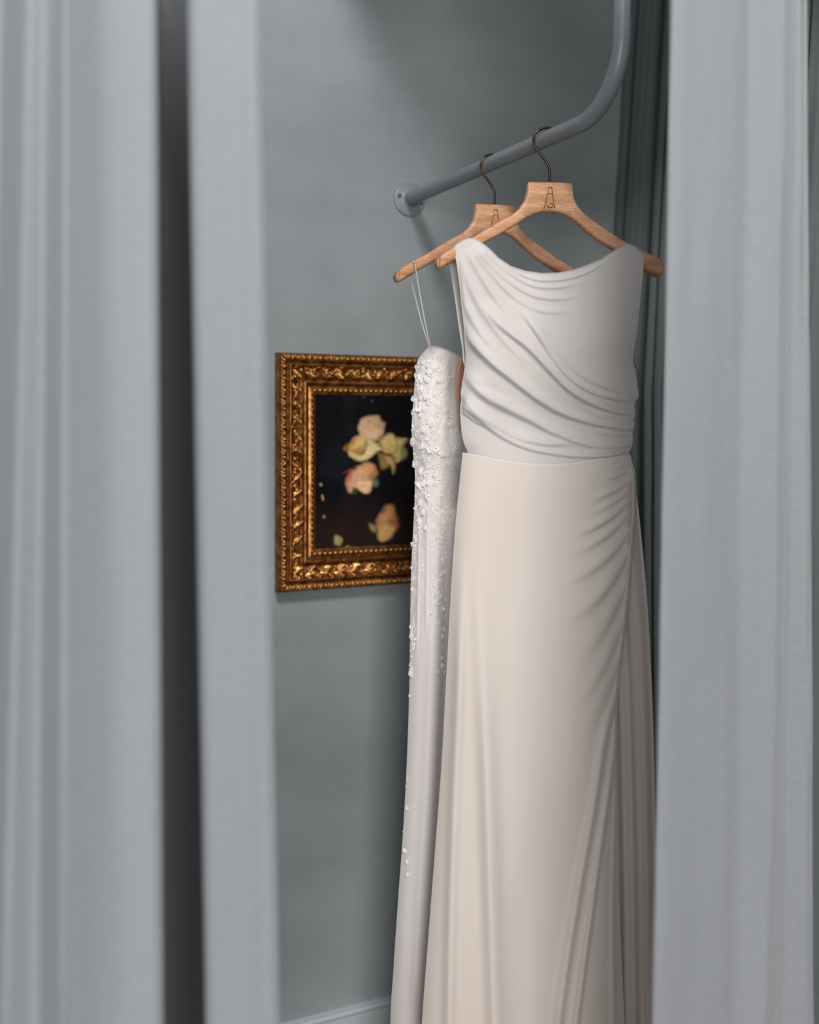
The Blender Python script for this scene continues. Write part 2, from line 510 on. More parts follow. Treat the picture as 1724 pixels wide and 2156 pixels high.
def make_hanger():
    root = empty('hanger', (0, 0, 0))
    up = np.array(UP); lo = np.array(LO)
    xs = np.unique(np.concatenate([np.linspace(up[0, 0], up[-1, 0], 220), up[:, 0], np.linspace(up[0, 0], up[0, 0] + 6, 8), np.linspace(up[-1, 0] - 6, up[-1, 0], 8)]))
    yu = np.interp(xs, up[:, 0], up[:, 1]); yl = np.interp(xs, lo[:, 0], lo[:, 1])
    # smooth slightly
    for _ in range(2):
        yl[1:-1] = (yl[:-2] + 2 * yl[1:-1] + yl[2:]) / 4
    q = np.abs(xs - 1153) / 234.0
    th = 0.0095 + 0.009 * np.clip((q - 0.35) / 0.6, 0, 1) ** 1.3
    endd = np.minimum(xs - xs[0], xs[-1] - xs)
    th *= np.sqrt(np.clip(endd / 5.0, 0.45, 1))
    n0 = 0.012 * q ** 2
    K = 28
    ang = np.linspace(0, 2 * np.pi, K, endpoint=False)
    p = 2 / 3.4
    sx = np.sign(np.cos(ang)) * np.abs(np.cos(ang)) ** p
    sy = np.sign(np.sin(ang)) * np.abs(np.sin(ang)) ** p
    mid = (yu + yl) / 2; hf = (yl - yu) / 2
    U = H1.p(xs, mid, 0)
    Z = H1.p(xs, mid - hf, 0)[:, 2] - U[:, 2]
    V = np.zeros((len(xs), K, 3))
    V[..., 0] = U[:, 0][:, None]
    V[..., 1] = -(n0[:, None] + th[:, None] * sx[None])
    V[..., 2] = U[:, 2][:, None] + Z[:, None] * sy[None]
    # rounded tips
    def cap(ring, dx):
        c = ring.mean(0)
        out = []
        for sc, d in ((.85, .0009), (.55, .0016), (.2, .0019)):
            r_ = c + (ring - c) * sc; r_[:, 0] += dx * d; out.append(r_)
        return out
    A_ = cap(V[0], -1)[::-1]; B2 = cap(V[-1], 1)
    V = np.concatenate([np.stack(A_), V, np.stack(B2)])
    f = grid_faces(len(V), K, closed=True).tolist()
    f.append(list(range(K))[::-1]); f.append(list(range((len(V) - 1) * K, len(V) * K)))
    body = link('body', mesh('hanger_body', V.reshape(-1, 3), f), M_wood, root)
    # hook
    hk = [(1156.5, 395), (1156.5, 383), (1157, 365), (1155, 352), (1149, 340), (1139, 327), (1129, 314), (1124, 301), (1124.5, 288), (1130, 277), (1140, 271), (1152, 269),
          (1163, 272), (1172, 281), (1176, 294)]
    hk = smooth_path(hk, 70)
    P = H1.p(hk[:, 0], hk[:, 1], 0.0)
    v, f = tube(P, 0.0026, 14)
    link('hook', mesh('hook', v, f), M_bronze, root)
    # burnt-in monogram, thin strokes set into the face of the neck
    g = lambda P: [(x / 15.67 + 1100, y / 15.67 + 370) for x, y in P]
    strokes = [([(848, 385), (985, 385)], 1.0), ([(858, 388), (846, 480), (822, 620), (790, 760), (760, 870), (725, 1030)], .8), ([(700, 1040), (740, 1040)], .9),
               ([(955, 388), (985, 520), (1005, 700), (1030, 860), (1058, 1040)], 1.7), ([(1030, 1042), (1080, 1042)], 1.0),
               ([(800, 680), (830, 610), (900, 578), (965, 600), (1000, 680)], 1.1),
               ([(800, 690), (785, 800), (795, 900), (815, 980), (860, 1035), (920, 1045), (975, 1025), (990, 985), (988, 925)], 1.1), ([(885, 912), (1000, 912)], 1.2),
               ([(1010, 700), (1025, 800)], .8)]
    B = Buf()
    for s, w in strokes:
        s = g(s)
        pth = smooth_path(s, 18) if len(s) > 2 else np.array(s)
        # flattened ribbon on the wood face
        P = H1.p(pth[:, 0], pth[:, 1], 0.0099)
        P[:, 1] = -0.0090
        v, f = tube(P, 0.00085 * (0.75 + 0.35 * w), 8)
        B.add(v, f)
    lg = link('monogram', B.mesh('monogram'), M_burn, root)
    return root


def copy_tree(o, parent=None):
    c = o.copy(); COL.objects.link(c); c.parent = parent
    for ch in [x for x in bpy.data.objects if x.parent == o]:
        copy_tree(ch, c)
    return c


hg1 = make_hanger()
hg1.location = (H1.loc[0], H1.loc[1], H1.z0); hg1.rotation_euler.z = H1.rz
tag(hg1, 'front beech wood hanger holding the draped ivory gown, monogram fully visible', 'hanger', 'wooden hangers on the rail')
hg2 = copy_tree(hg1)
hg2.location = (H2.loc[0], H2.loc[1], H2.z0 - 0.003); hg2.rotation_euler.z = H2.rz
tag(hg2, 'rear beech wood hanger nearer the wall flange, carrying the beaded gown', 'hanger', 'wooden hangers on the rail')


# ------------------------------------------------------------------ folds of cloth
def fold(PX, PY, line, wl, wr, amp, ends=(0.25, 0.1), grow=(1.0, 1.0)):
    """ridge of height amp (metres) along a pixel polyline. wl / wr widths either side (px)"""
    ln = smooth_path(line, 36)
    d2 = np.full(PX.shape, 1e9); sg = np.zeros(PX.shape); par = np.zeros(PX.shape)
    seg = np.diff(ln, axis=0); sl = np.linalg.norm(seg, axis=1); cum = np.concatenate([[0], np.cumsum(sl)]); tot = cum[-1]
    m = max(wl, wr) * 3.2
    bb = (PX > ln[:, 0].min() - m) & (PX < ln[:, 0].max() + m) & (PY > ln[:, 1].min() - m) & (PY < ln[:, 1].max() + m)
    x = PX[bb]; y = PY[bb]
    if x.size == 0: return np.zeros(PX.shape)
    D = np.full(x.shape, 1e9); S_ = np.zeros(x.shape); T_ = np.zeros(x.shape)
    for i in range(len(seg)):
        ax, ay = ln[i]; ex, ey = seg[i] / sl[i]
        u = (x - ax) * ex + (y - ay) * ey
        uc = np.clip(u, 0, sl[i])
        dx = x - (ax + uc * ex); dy = y - (ay + uc * ey)
        dd = dx * dx + dy * dy
        k = dd < D
        D = np.where(k, dd, D)
        S_ = np.where(k, np.sign(ex * (y - ay) - ey * (x - ax)), S_)
        T_ = np.where(k, (cum[i] + uc) / tot, T_)
    d = np.sqrt(D)
    gr = grow[0] + (grow[1] - grow[0]) * T_
    w = np.where(S_ > 0, wr, wl) * gr
    env = np.clip(T_ / max(ends[0], 1e-3), 0, 1) * np.clip((1 - T_) / max(ends[1], 1e-3), 0, 1)
    env = env * env * (3 - 2 * env)
    out = np.zeros(PX.shape)
    out[bb] = amp * gr * np.exp(-(d / w) ** 2) * env
    return out


def edge(pts, y):
    p = np.array(pts, float)
    yy = np.linspace(p[0, 0], p[-1, 0], 400)
    s = smooth_path(p, 400)
    return np.interp(y, s[:, 0], s[:, 1])


def sheet(Hf, topf, botf, Lf, Rf, nfun, nc, nr, roll=0.0, rowpow=1.0):
    """grid of cloth between a top curve, a bottom curve and two side curves (pixel space)"""
    qc = np.linspace(0, 1, nc)
    q = (0.82 * qc + 0.18 * (0.5 - 0.5 * np.cos(np.pi * qc)))[None, :]
    r = (np.linspace(0, 1, nr) ** rowpow)[:, None]
    # top curve is sampled in x, so iterate once for consistency
    x = Lf(topf(q * 0 + 0.5)) + q * (Rf(topf(q * 0 + 0.5)) - Lf(topf(q * 0 + 0.5)))
    for _ in range(6):
        yt = topf(x)
        x = Lf(yt) + q * (Rf(yt) - Lf(yt))
    yb = botf(x)
    PY = yt + (yb - yt) * r
    PX = Lf(PY) + q * (Rf(PY) - Lf(PY))
    n = nfun(PX, PY, q + 0 * PX, r + 0 * PX)
    P = Hf.p(PX, PY, n)
    return P, PX, PY, n


def cz4(P): return [(x / 3.592 + 920, y / 3.592 + 700) for x, y in P]
def cz6(P): return [(x / 2.873 + 800, y / 2.873 + 1100) for x, y in P]


# ------------------------------------------------------------------ front gown
g1 = empty('dress', H1.loc, H1.rz)
tag(g1, 'ivory gown with draped bodice and side-gathered skirt on the front hanger', 'dress', 'gowns on the rail')

NL = [(955, 519), (962, 512), (972, 506), (985, 501), (998, 501), (1010, 507), (1030, 523), (1050, 543), (1075, 560), (1105, 570), (1140, 575), (1175, 574), (1210, 567), (1240, 556), (1265, 545),
      (1290, 528), (1310, 516), (1322, 512), (1334, 516), (1346, 525), (1356, 535)]
nlx = np.array(NL)
topb = lambda x: np.interp(x, nlx[:, 0], nlx[:, 1])
SEAM = np.array([(940, 953), (974, 953), (984, 954), (1020, 960), (1060, 968), (1100, 974), (1150, 977), (1200, 975), (1240, 968), (1290, 962), (1325, 957), (1360, 955)])
seamf = lambda x: np.interp(x, SEAM[:, 0], SEAM[:, 1])
Lb = [(500, 955), (520, 955), (545, 959), (562, 962), (600, 967), (640, 971), (687, 976), (720, 978), (752, 980), (783, 977), (806, 973), (828, 970), (842, 971), (856, 969), (880, 969), (912, 972), (935, 977), (955, 985), (990, 990)]
Rb_ = [(500, 1357), (535, 1356), (560, 1355), (600, 1351), (650, 1346), (700, 1341), (740, 1334), (760, 1332), (775, 1336), (790, 1339), (815, 1342), (834, 1344), (840, 1341), (846, 1336), (860, 1335), (872, 1337), (884, 1334), (896, 1335), (905, 1332), (916, 1331), (928, 1332), (942, 1329), (953, 1324), (965, 1325), (990, 1325)]
LbF = lambda y: edge(Lb, y); RbF = lambda y: edge(Rb_, y)

bod_folds = [
    # main diagonal drapes
    (cz4([(215, -100), (260, 60), (400, 215), (560, 345), (760, 500), (960, 615), (1200, 690), (1490, 735)]), 16, 7, .0085, (.15, .03)),
    (cz4([(330, -250), (480, -60), (690, 110), (860, 290), (1000, 430), (1150, 525), (1300, 585), (1495, 632)]), 17, 7, .0085, (.2, .03)),
    (cz4([(520, -280), (700, -80), (880, 190), (1000, 335), (1150, 440), (1300, 490), (1490, 530)]), 14, 6, .0065, (.3, .03)),
    (cz4([(640, -200), (820, 40), (960, 190), (1080, 310), (1250, 400), (1480, 470)]), 15, 8, .0045, (.3, .05)),
    (cz4([(190, 290), (350, 470), (520, 565), (700, 655), (900, 760), (1150, 850), (1350, 862), (1480, 830)]), 15, 8, .0080, (.08, .05)),
    (cz4([(185, 470), (300, 600), (450, 700), (620, 795), (800, 838), (1000, 845), (1150, 868)]), 15, 8, .0065, (.06, .3)),
    (cz4([(182, 548), (300, 640), (400, 720), (520, 800), (650, 860), (800, 900), (1050, 935), (1300, 930), (1460, 880)]), 8, 5, .0050, (.03, .05)),
    (cz4([(182, 590), (280, 665), (360, 720)]), 5, 3, .0025, (.1, .3)),
    (cz4([(1100, 560), (1250, 640), (1480, 690)]), 7, 4, .0028, (.4, .03)),
    (cz4([(1150, 740), (1300, 770), (1480, 778)]), 7, 4, .0030, (.4, .03)),
    (cz4([(1150, 460), (1300, 540), (1490, 580)]), 6, 4, .0028, (.4, .03)),
    (cz4([(1200, 600), (1350, 640), (1495, 655)]), 5, 3, .0022, (.4, .03)),
    (cz4([(1100, 905), (1300, 900), (1470, 855)]), 7, 4, .0030, (.4, .03)),
    (cz4([(200, 330), (300, 395), (420, 440), (560, 500)]), 12, 8, -.0025, (.2, .3)),
    # cowl folds under the neckline
    (cz([(590, 800), (680, 890), (780, 970), (900, 1022), (1000, 1030), (1120, 1015), (1240, 970), (1380, 880)]), 5, 3.5, .0030, (.15, .2)),
    (cz([(565, 805), (660, 900), (760, 985), (880, 1055), (1000, 1072), (1130, 1055), (1250, 1015)]), 7, 5, .0036, (.12, .3)),
    (cz([(545, 810), (640, 920), (740, 1020), (860, 1100), (980, 1135), (1120, 1130), (1230, 1090)]), 9, 6, .0042, (.12, .3)),
    (cz([(525, 815), (610, 930), (700, 1040), (800, 1135), (920, 1200), (1050, 1215), (1180, 1190)]), 11, 7, .0042, (.12, .3)),
    (cz([(500, 830), (570, 960), (650, 1090), (740, 1210), (840, 1320), (960, 1420)]), 12, 8, .0045, (.12, .3)),
    (cz([(470, 860), (510, 1010), (575, 1160), (670, 1310), (780, 1440), (900, 1550)]), 13, 8, .0040, (.15, .3)),
    (cz([(455, 940), (485, 1130), (540, 1260), (620, 1380), (720, 1490)]), 11, 7, .0038, (.15, .3)),
]


def bod_n(PX, PY, q, r):
    sh = np.clip((780 - PY) / 230, 0, 1)
    side = (1 - np.abs(2 * q - 1) ** 4.5)
    n = 0.024 * sh + 0.004 * (1 - sh) + (0.010 * sh + 0.030 * (1 - sh)) * side
    # bust
    n = n + 0.010 * np.exp(-((PY - 735) / 90) ** 2) * side
    n = n - 0.010 * np.exp(-((PY - 900) / 60) ** 2) * side
    # rolled top edge
    e = np.clip((PY - topb(PX)) / 7.0, 0, 1)
    n = n * (0.25 + 0.75 * np.sqrt(1 - (1 - e) ** 2)) - 0.0
    em = np.clip(np.minimum(q, 1 - q) / 0.02, 0.3, 1)
    for ln, wl, wr, a, en in bod_folds:
        # 'wl' is the upper/right side of these down-right running ridges
        n = n + fold(PX, PY, ln, wl, wr, a * 0.95, en, (1.25, 0.55)) * em
    # seam gathers at the right side
    g = np.clip((PX - 1290) / 45, 0, 1) * np.clip((PY - 850) / 20, 0, 1)
    n = n + 0.0014 * g * np.sin(PY * 0.55 + PX * 0.02)
    n = n + 0.0008 * (noise2(PX / 40, PY / 40, 3) - .5) * 2
    return n


P, PX, PY, n = sheet(H1, topb, lambda x: seamf(x) + 10, LbF, RbF, bod_n, 300, 340)
off = np.array(P); off[..., 2] += H1.z0 - H1.z0
o = link('bodice', mesh('bodice', P.reshape(-1, 3), grid_faces(*PX.shape)), M_chiffon, g1)
solid(o, 0.0012)

# back of the bodice, seen past the left armhole
BL = [(500, 948), (545, 945), (566, 948), (600, 953), (640, 959), (690, 966), (735, 973), (760, 975), (800, 980), (990, 985)]
BR = [(500, 1352), (560, 1346), (700, 1330), (990, 1318)]
def back_n(PX, PY, q, r):
    sh = np.clip((780 - PY) / 230, 0, 1)
    side = (1 - np.abs(2 * q - 1) ** 3.0)
    n = -(0.020 * sh + 0.002 * (1 - sh)) - 0.03 * side
    e = np.clip((PY - topk(PX)) / 8.0, 0, 1)
    n = n * (0.15 + 0.85 * np.sqrt(1 - (1 - e) ** 2))
    return n + 0.003 * np.sin(q * 40) * (1 - side)
tkx = np.array([(940, 548), (950, 535), (960, 517), (975, 507), (998, 504), (1015, 535), (1040, 590), (1090, 640), (1160, 660), (1230, 640), (1290, 575), (1310, 530), (1322, 515), (1336, 519), (1356, 540)])
topk = lambda x: np.interp(x, tkx[:, 0], tkx[:, 1])
P, PX, PY, n = sheet(H1, topk, lambda x: seamf(x) + 14, lambda y: edge(BL, y), lambda y: edge(BR, y), back_n, 90, 120)
o = link('bodice_back', mesh('bodice_back', P.reshape(-1, 3), grid_faces(*PX.shape)), M_chiffon, g1)
solid(o, 0.0012)

# front of the skirt
SL = [(950, 974), (1000, 969), (1100, 959), (1200, 952), (1300, 946), (1450, 938), (1600, 930), (1800, 915), (2070, 894), (2156, 888), (2545, 862)]
SR = [(950, 1324), (960, 1327), (975, 1331), (1000, 1337), (1060, 1339), (1135, 1334), (1274, 1323), (1448, 1302), (1560, 1299), (1690, 1300), (1900, 1304), (2156, 1315), (2545, 1335)]
sk_folds = []
fan = [
    [(1326, 972), (1312, 981), (1296, 987), (1278, 992)],
    [(1328, 974), (1318, 990), (1302, 1000), (1280, 1005), (1262, 1008)],
    [(1332, 980), (1328, 1000), (1312, 1022), (1286, 1036), (1255, 1050), (1232, 1056)],
    [(1333, 984), (1330, 1010), (1318, 1036), (1294, 1056), (1262, 1074), (1232, 1086)],
    [(1335, 988), (1333, 1020), (1324, 1050), (1300, 1078), (1268, 1100), (1228, 1120), (1200, 1130)],
    [(1336, 992), (1335, 1030), (1328, 1066), (1308, 1098), (1278, 1126), (1240, 1150), (1200, 1168)],
    [(1336, 996), (1336, 1045), (1330, 1090), (1312, 1132), (1286, 1166), (1252, 1194), (1215, 1216), (1180, 1232)],
    [(1337, 1000), (1337, 1060), (1332, 1112), (1316, 1170), (1290, 1218), (1256, 1262), (1218, 1292), (1180, 1312)],
    [(1337, 1005), (1338, 1080), (1334, 1140), (1321, 1210), (1298, 1270), (1268, 1326), (1238, 1370), (1206, 1405)],
    [(1337, 1010), (1338, 1095), (1335, 1165), (1325, 1240), (1306, 1315), (1280, 1380), (1254, 1430), (1228, 1470), (1200, 1505)],
    [(1337, 1015), (1338, 1110), (1336, 1190), (1328, 1275), (1312, 1350), (1290, 1420), (1266, 1478), (1240, 1528), (1215, 1570)],
]
fw_ = [(3, 5, .0028), (4, 6, .0034), (5, 9, .0050), (5, 9, .0050), (6, 13, .0065), (6, 12, .0060), (8, 17, .0080), (9, 20, .0090), (9, 18, .0080), (8, 15, .0070), (8, 14, .0065)]
for ln_, (a_, b_, h_) in zip(fan, fw_):
    sk_folds.append((ln_, a_, b_, h_, (.04, .55), (.45, 1.25)))
for ln_, a_, b_, h_ in (([(1337, 1020), (1336, 1120), (1329, 1230), (1317, 1340), (1299, 1448), (1272, 1560), (1252, 1690), (1222, 1860), (1190, 2060), (1165, 2250)], 7, 14, .0075),
                        ([(1336, 1060), (1331, 1200), (1322, 1320), (1310, 1420), (1300, 1500), (1288, 1620), (1262, 1800), (1240, 1960), (1218, 2120), (1195, 2300)], 5, 10, .0060),
                        ([(1304, 1470), (1297, 1640), (1292, 1800), (1290, 1950), (1292, 2150), (1300, 2400)], 5, 8, .0035)):
    sk_folds.append((ln_, a_, b_, h_, (.06, .1), (.6, 1.1)))
sk_folds += [
    # long soft folds at the left
    ([(975, 1100), (972, 1200), (966, 1450), (958, 1650), (950, 1900), (945, 2156), (940, 2400)], 12, 12, .0060, (.3, .1)),
    ([(1004, 1150), (1016, 1400), (1026, 1650), (1034, 1900), (1042, 2156), (1050, 2400)], 22, 17, .0110, (.5, .05)),
    ([(1105, 1700), (1100, 1900), (1098, 2156), (1100, 2400)], 26, 26, -.0040, (.5, .05)),
]


def sk_n(PX, PY, q, r):
    side = (1 - np.abs(2 * q - 1) ** 5.0)
    flare = np.clip((PY - 960) / 1500, 0, 1)
    n = 0.006 + (0.030 + 0.015 * flare) * side
    e = np.clip((PY - seamf(PX)) / 3.0, 0, 1)
    n = n + 0.0012 * e
    n = n - 0.003 * np.exp(-((PY - 930) / 60) ** 2) * side
    em = np.clip((1 - q) / 0.015, 0.15, 1) * np.clip(q / 0.02, 0.3, 1)
    for ln, wl, wr, a, en, *gw in sk_folds:
        n = n + fold(PX, PY, ln, wl, wr, a * 1.6, en, *gw) * em
    n = n + 0.0015 * (noise2(PX / 90, PY / 260, 8) - .5) * 2
    return n


P, PX, PY, n = sheet(H1, seamf, lambda x: 0 * x + 2540, lambda y: edge(SL, y), lambda y: edge(SR, y), sk_n, 300, 520, rowpow=1.15)
o = link('skirt', mesh('skirt', P.reshape(-1, 3), grid_faces(*PX.shape)), M_crepe, g1)
solid(o, 0.0014)

# back panel of the skirt, with soft pleats showing at the right
KL = [(950, 990), (1300, 965), (1600, 950), (2156, 915), (2545, 890)]
KR = [(950, 1318), (1000, 1335), (1050, 1341), (1100, 1347), (1250, 1361), (1400, 1370), (1600, 1377), (2156, 1388), (2545, 1398)]
def kn(PX, PY, q, r):
    n = -0.006 - 0.035 * (1 - np.abs(2 * q - 1) ** 2.5)
    fl = np.clip((PY - 1000) / 900, 0, 1)
    e = (1 - q) * (30 + 6 * fl)
    n = n + (0.001 + 0.004 * fl) * np.sin(e * 2.6 + 0.6) * np.clip((q - 0.4) * 4, 0, 1) + 0.0004 * np.sin(e * 6.1)
    return n
P, PX, PY, n = sheet(H1, lambda x: seamf(x) + 4, lambda x: 0 * x + 2545, lambda y: edge(KL, y), lambda y: edge(KR, y), kn, 160, 200)
o = link('skirt_back', mesh('skirt_back', P.reshape(-1, 3), grid_faces(*PX.shape)), M_crepe, g1)
solid(o, 0.0014)
# red thread loop at the right side seam
pth = smooth_path([(1334, 768), (1342, 778), (1345, 792), (1338, 786), (1343, 800)], 24)
P = H1.p(pth[:, 0], pth[:, 1], -0.006)
v, f = tube(P, 0.0006, 6)
tag(link('thread_loop', mesh('thread_loop', v, f), M_red, g1), 'small dark red thread loop at the side seam')

# ------------------------------------------------------------------ beaded gown behind
g2 = empty('dress', H2.loc, H2.rz)
tag(g2, 'ivory strappy gown with beaded floral appliqué on the rear hanger', 'dress', 'gowns on the rail')
TX = np.array([(862, 790), (873, 772), (880, 757), (890, 741), (902, 729), (908, 727), (925, 729), (945, 735), (960, 742), (975, 751), (1000, 765), (1040, 778), (1090, 770), (1130, 752), (1150, 745), (1165, 760), (1180, 790), (1200, 800)])
topg = lambda x: np.interp(x, TX[:, 0], TX[:, 1])
GL = [(720, 900), (735, 893), (750, 884), (770, 877), (800, 874), (850, 870), (900, 867), (940, 869), (980, 873), (1010, 874), (1060, 873), (1100, 871), (1200, 866), (1300, 864), (1450, 862), (1600, 857), (1750, 849), (1900, 838), (2050, 828), (2156, 822), (2500, 812)]
GR = [(720, 1160), (760, 1172), (850, 1176), (1000, 1178), (1200, 1195), (1500, 1215), (2156, 1250), (2500, 1260)]
GLf = lambda y: edge(GL, y); GRf = lambda y: edge(GR, y)
tul = [
    ([(946, 1010), (940, 1200), (936, 1400), (930, 1560), (920, 1750), (908, 1950), (892, 2156), (880, 2300)], 14, 9, -.010, (.3, .1)),
    ([(915, 1100), (912, 1300), (905, 1500), (896, 1700), (884, 1900), (872, 2156)], 18, 12, .006, (.3, .1)),
    ([(882, 1080), (880, 1250), (876, 1400)], 3, 3, .002, (.2, .2)),
    ([(900, 1040), (898, 1200), (897, 1350)], 3, 3, .0018, (.2, .2)),
    ([(925, 1020), (922, 1180), (918, 1330)], 4, 3, .0022, (.2, .2)),
    ([(953, 760), (952, 830), (948, 900), (955, 960)], 9, 9, -.006, (.2, .2)),
    ([(916, 770), (925, 830), (930, 900)], 12, 10, -.003, (.2, .2)),
]


def g_n(PX, PY, q, r):
    d = (PX - GLf(PY)) / 60
    s = 1 - np.clip(1 - d, 0, 1) ** 2.2
    n = 0.002 + 0.040 * s
    n = n - 0.006 * np.exp(-((PY - 985) / 40) ** 2)
    e = np.clip((PY - topg(PX)) / 5.0, 0, 1)
    n = n * (0.5 + 0.5 * e)
    for ln, wl, wr, a, en in tul:
        n = n + fold(PX, PY, ln, wl, wr, a, en)
    la = np.clip((1350 - PY) / 300, 0.0, 1)
    n = n + 0.0020 * la * (noise2(PX / 9, PY / 13, 5, 2) - .5) * 2 + 0.0008 * la * (noise2(PX / 3.5, PY / 4.5, 15, 2) - .5)
    return n


def qshift(Hf, topf, bot, Lf, Rf, nf, nc, nr):
    q = (np.linspace(0, 1, nc) ** 1.6)[None, :]
    r = (np.linspace(0, 1, nr) ** 1.25)[:, None]
    x = Lf(0 * q + 760) + q * (Rf(0 * q + 760) - Lf(0 * q + 760))
    for _ in range(8):
        yt = topf(x); x = 0.5 * x + 0.5 * (Lf(yt) + q * (Rf(yt) - Lf(yt)))
    PY = yt + (bot - yt) * r
    PX = Lf(PY) + q * (Rf(PY) - Lf(PY))
    n = nf(PX, PY, q + 0 * PX, r + 0 * PX)
    return Hf.p(PX, PY, n), PX, PY, n


P, PX, PY, n = qshift(H2, topg, 2480, GLf, GRf, g_n, 220, 460)
o = link('gown_front', mesh('gown_front', P.reshape(-1, 3), grid_faces(*PX.shape)), M_lace, g2)
solid(o, 0.0012)
def gb_n(PX, PY, q, r):
    return -0.001 - 0.03 * (1 - np.abs(2 * q - 1) ** 3)
P, PX, PY, n = sheet(H2, lambda x: topg(x) + 12, lambda x: 0 * x + 2478, GLf, GRf, gb_n, 60, 90)
o = link('gown_back', mesh('gown_back', P.reshape(-1, 3), grid_faces(*PX.shape)), M_lace, g2)
solid(o, 0.0012)
# blush lining peeping out at the right of the beaded bodice
lp = np.array([(977, 745), (968, 760), (961, 775), (959, 800), (960, 830), (963, 860), (966, 900)])
rp = np.array([(980, 748), (979, 765), (978, 790), (976, 820), (974, 850), (972, 880), (970, 902)])
a = smooth_path(lp, 30); b = smooth_path(rp, 30)
cols = 8
PXl = a[:, 0][:, None] * (1 - np.linspace(0, 1, cols)) + b[:, 0][:, None] * np.linspace(0, 1, cols)
PYl = a[:, 1][:, None] * (1 - np.linspace(0, 1, cols)) + b[:, 1][:, None] * np.linspace(0, 1, cols)
nn = 0.054 + 0.004 * np.sin(np.linspace(0, 1, cols) * 5)[None, :] + 0.003 * np.sin(PYl / 9)
P = H2.p(PXl, PYl, nn)
o = link('lining', mesh('lining', P.reshape(-1, 3), grid_faces(30, cols)), M_satin, g2)
solid(o, 0.001)
tag(o, 'blush satin lining edge')
# straps: pairs of thin cords
for (A, B_) in (([(873, 556), (878, 585), (885, 625), (895, 680), (906, 729)], 0.034), ([(866, 592), (874, 625), (884, 665), (894, 700), (904, 729)], -0.004),
                ([(1214, 566), (1208, 600), (1190, 680), (1160, 752)], 0.030), ([(1212, 566), (1200, 600), (1185, 680), (1158, 752)], -0.004)):
    pth = smooth_path(A, 30)
    nn = np.linspace(B_, 0.006, 30)
    P = H2.p(pth[:, 0], pth[:, 1], nn)
    v, f = tube(P, 0.0014, 8)
    link('strap', mesh('strap', v, f), M_chiffon, g2)
# the cord passing over the top of the rear hanger
for base in ((872, 553), (1213, 566)):
    x, y = base
    P = np.array([H2.p(x, y, 0.034), H2.p(x - 1, y - 3, 0.022), H2.p(x - 3, y - 2, 0.0), H2.p(x - 4, y + 4, -0.010), H2.p(x - 6, y + 39, -0.004)])
    v, f = tube(smooth_path(P, 16), 0.0014, 8)
    link('strap', mesh('strap', v, f), M_chiffon, g2)


# appliqué flowers: five cupped petals each
def flower_mesh(seed):
    r = random.Random(seed); B = Buf()
    np_ = 5
    for k in range(np_):
        a0 = 2 * math.pi * k / np_ + r.uniform(-.2, .2)
        ln = r.uniform(.8, 1.15); wd = r.uniform(.45, .62)
        vs = []
        for i, u in enumerate((0.08, 0.4, 0.75, 1.0)):
            for j, w in enumerate((-1, 0, 1)):
                half = wd * math.sin(min(u * 1.1, 1) * math.pi * 0.62) if u < 1 else wd * .35
                x = u * ln; y = w * half
                z = 0.10 + 0.28 * u * u + 0.12 * abs(w) + r.uniform(-.05, .05)
                vs.append((x * math.cos(a0) - y * math.sin(a0), -z * .8, x * math.sin(a0) + y * math.cos(a0)))
        B.add(np.array(vs), grid_faces(4, 3))
    return B.mesh('petals')


fm = [flower_mesh(i) for i in range(4)]
for m_ in fm: m_.materials.append(M_petal)
spots = []
for _ in range(74):
    y = random.uniform(752, 1085); x = float(GLf(y)) + random.uniform(-2, 92); spots.append((x, y, random.uniform(5.0, 8.5)))
for y0, x0 in ((905, 868), (870, 869), (1195, 868), (1215, 872), (1240, 869), (1320, 866), (1345, 873), (1465, 864), (1640, 861), (1655, 858), (1700, 860), (1752, 852), (1790, 853), (1812, 858), (1840, 858)):
    spots.append((x0 + random.uniform(-1, 3), y0, random.uniform(4.0, 6.0)))
for y0 in (1100, 1112, 1130, 1152, 1172, 1180, 1205, 1222, 1255, 1262, 1282, 1296, 1325, 1340, 1385, 1400, 1412, 1500):
    spots.append((random.uniform(922, 942) - (y0 - 1100) * 0.012, y0, random.uniform(4.0, 6.5)))
for y0, x0 in ((1190, 890), (1200, 886), (1150, 905), (1232, 915), (1290, 908), (1165, 935)):
    spots.append((x0, y0, random.uniform(4.5, 6.5)))


def gsurf(x, y):
    X = np.array([[x]]); Y = np.array([[y]])
    q = (X - GLf(Y)) / (GRf(Y) - GLf(Y))
    return float(g_n(X, Y, q, q * 0)[0, 0])


PB = Buf()
mpp = 2.16 / F


def lace_mesh(seed):
    r = random.Random(seed); vs = []
    for i in range(7):
        u = i / 6
        half = 0.34 * math.sin(math.pi * min(1, u * .93 + .07)) * (1 + .2 * math.sin(u * 21))
        for j in range(3):
            w = j - 1
            vs.append((u - .5, -(0.05 * (1 - abs(w)) + .02 * r.random()), 0.2 * math.sin(u * 2.4) + w * half))
    return mesh('lace', np.array(vs), grid_faces(7, 3))


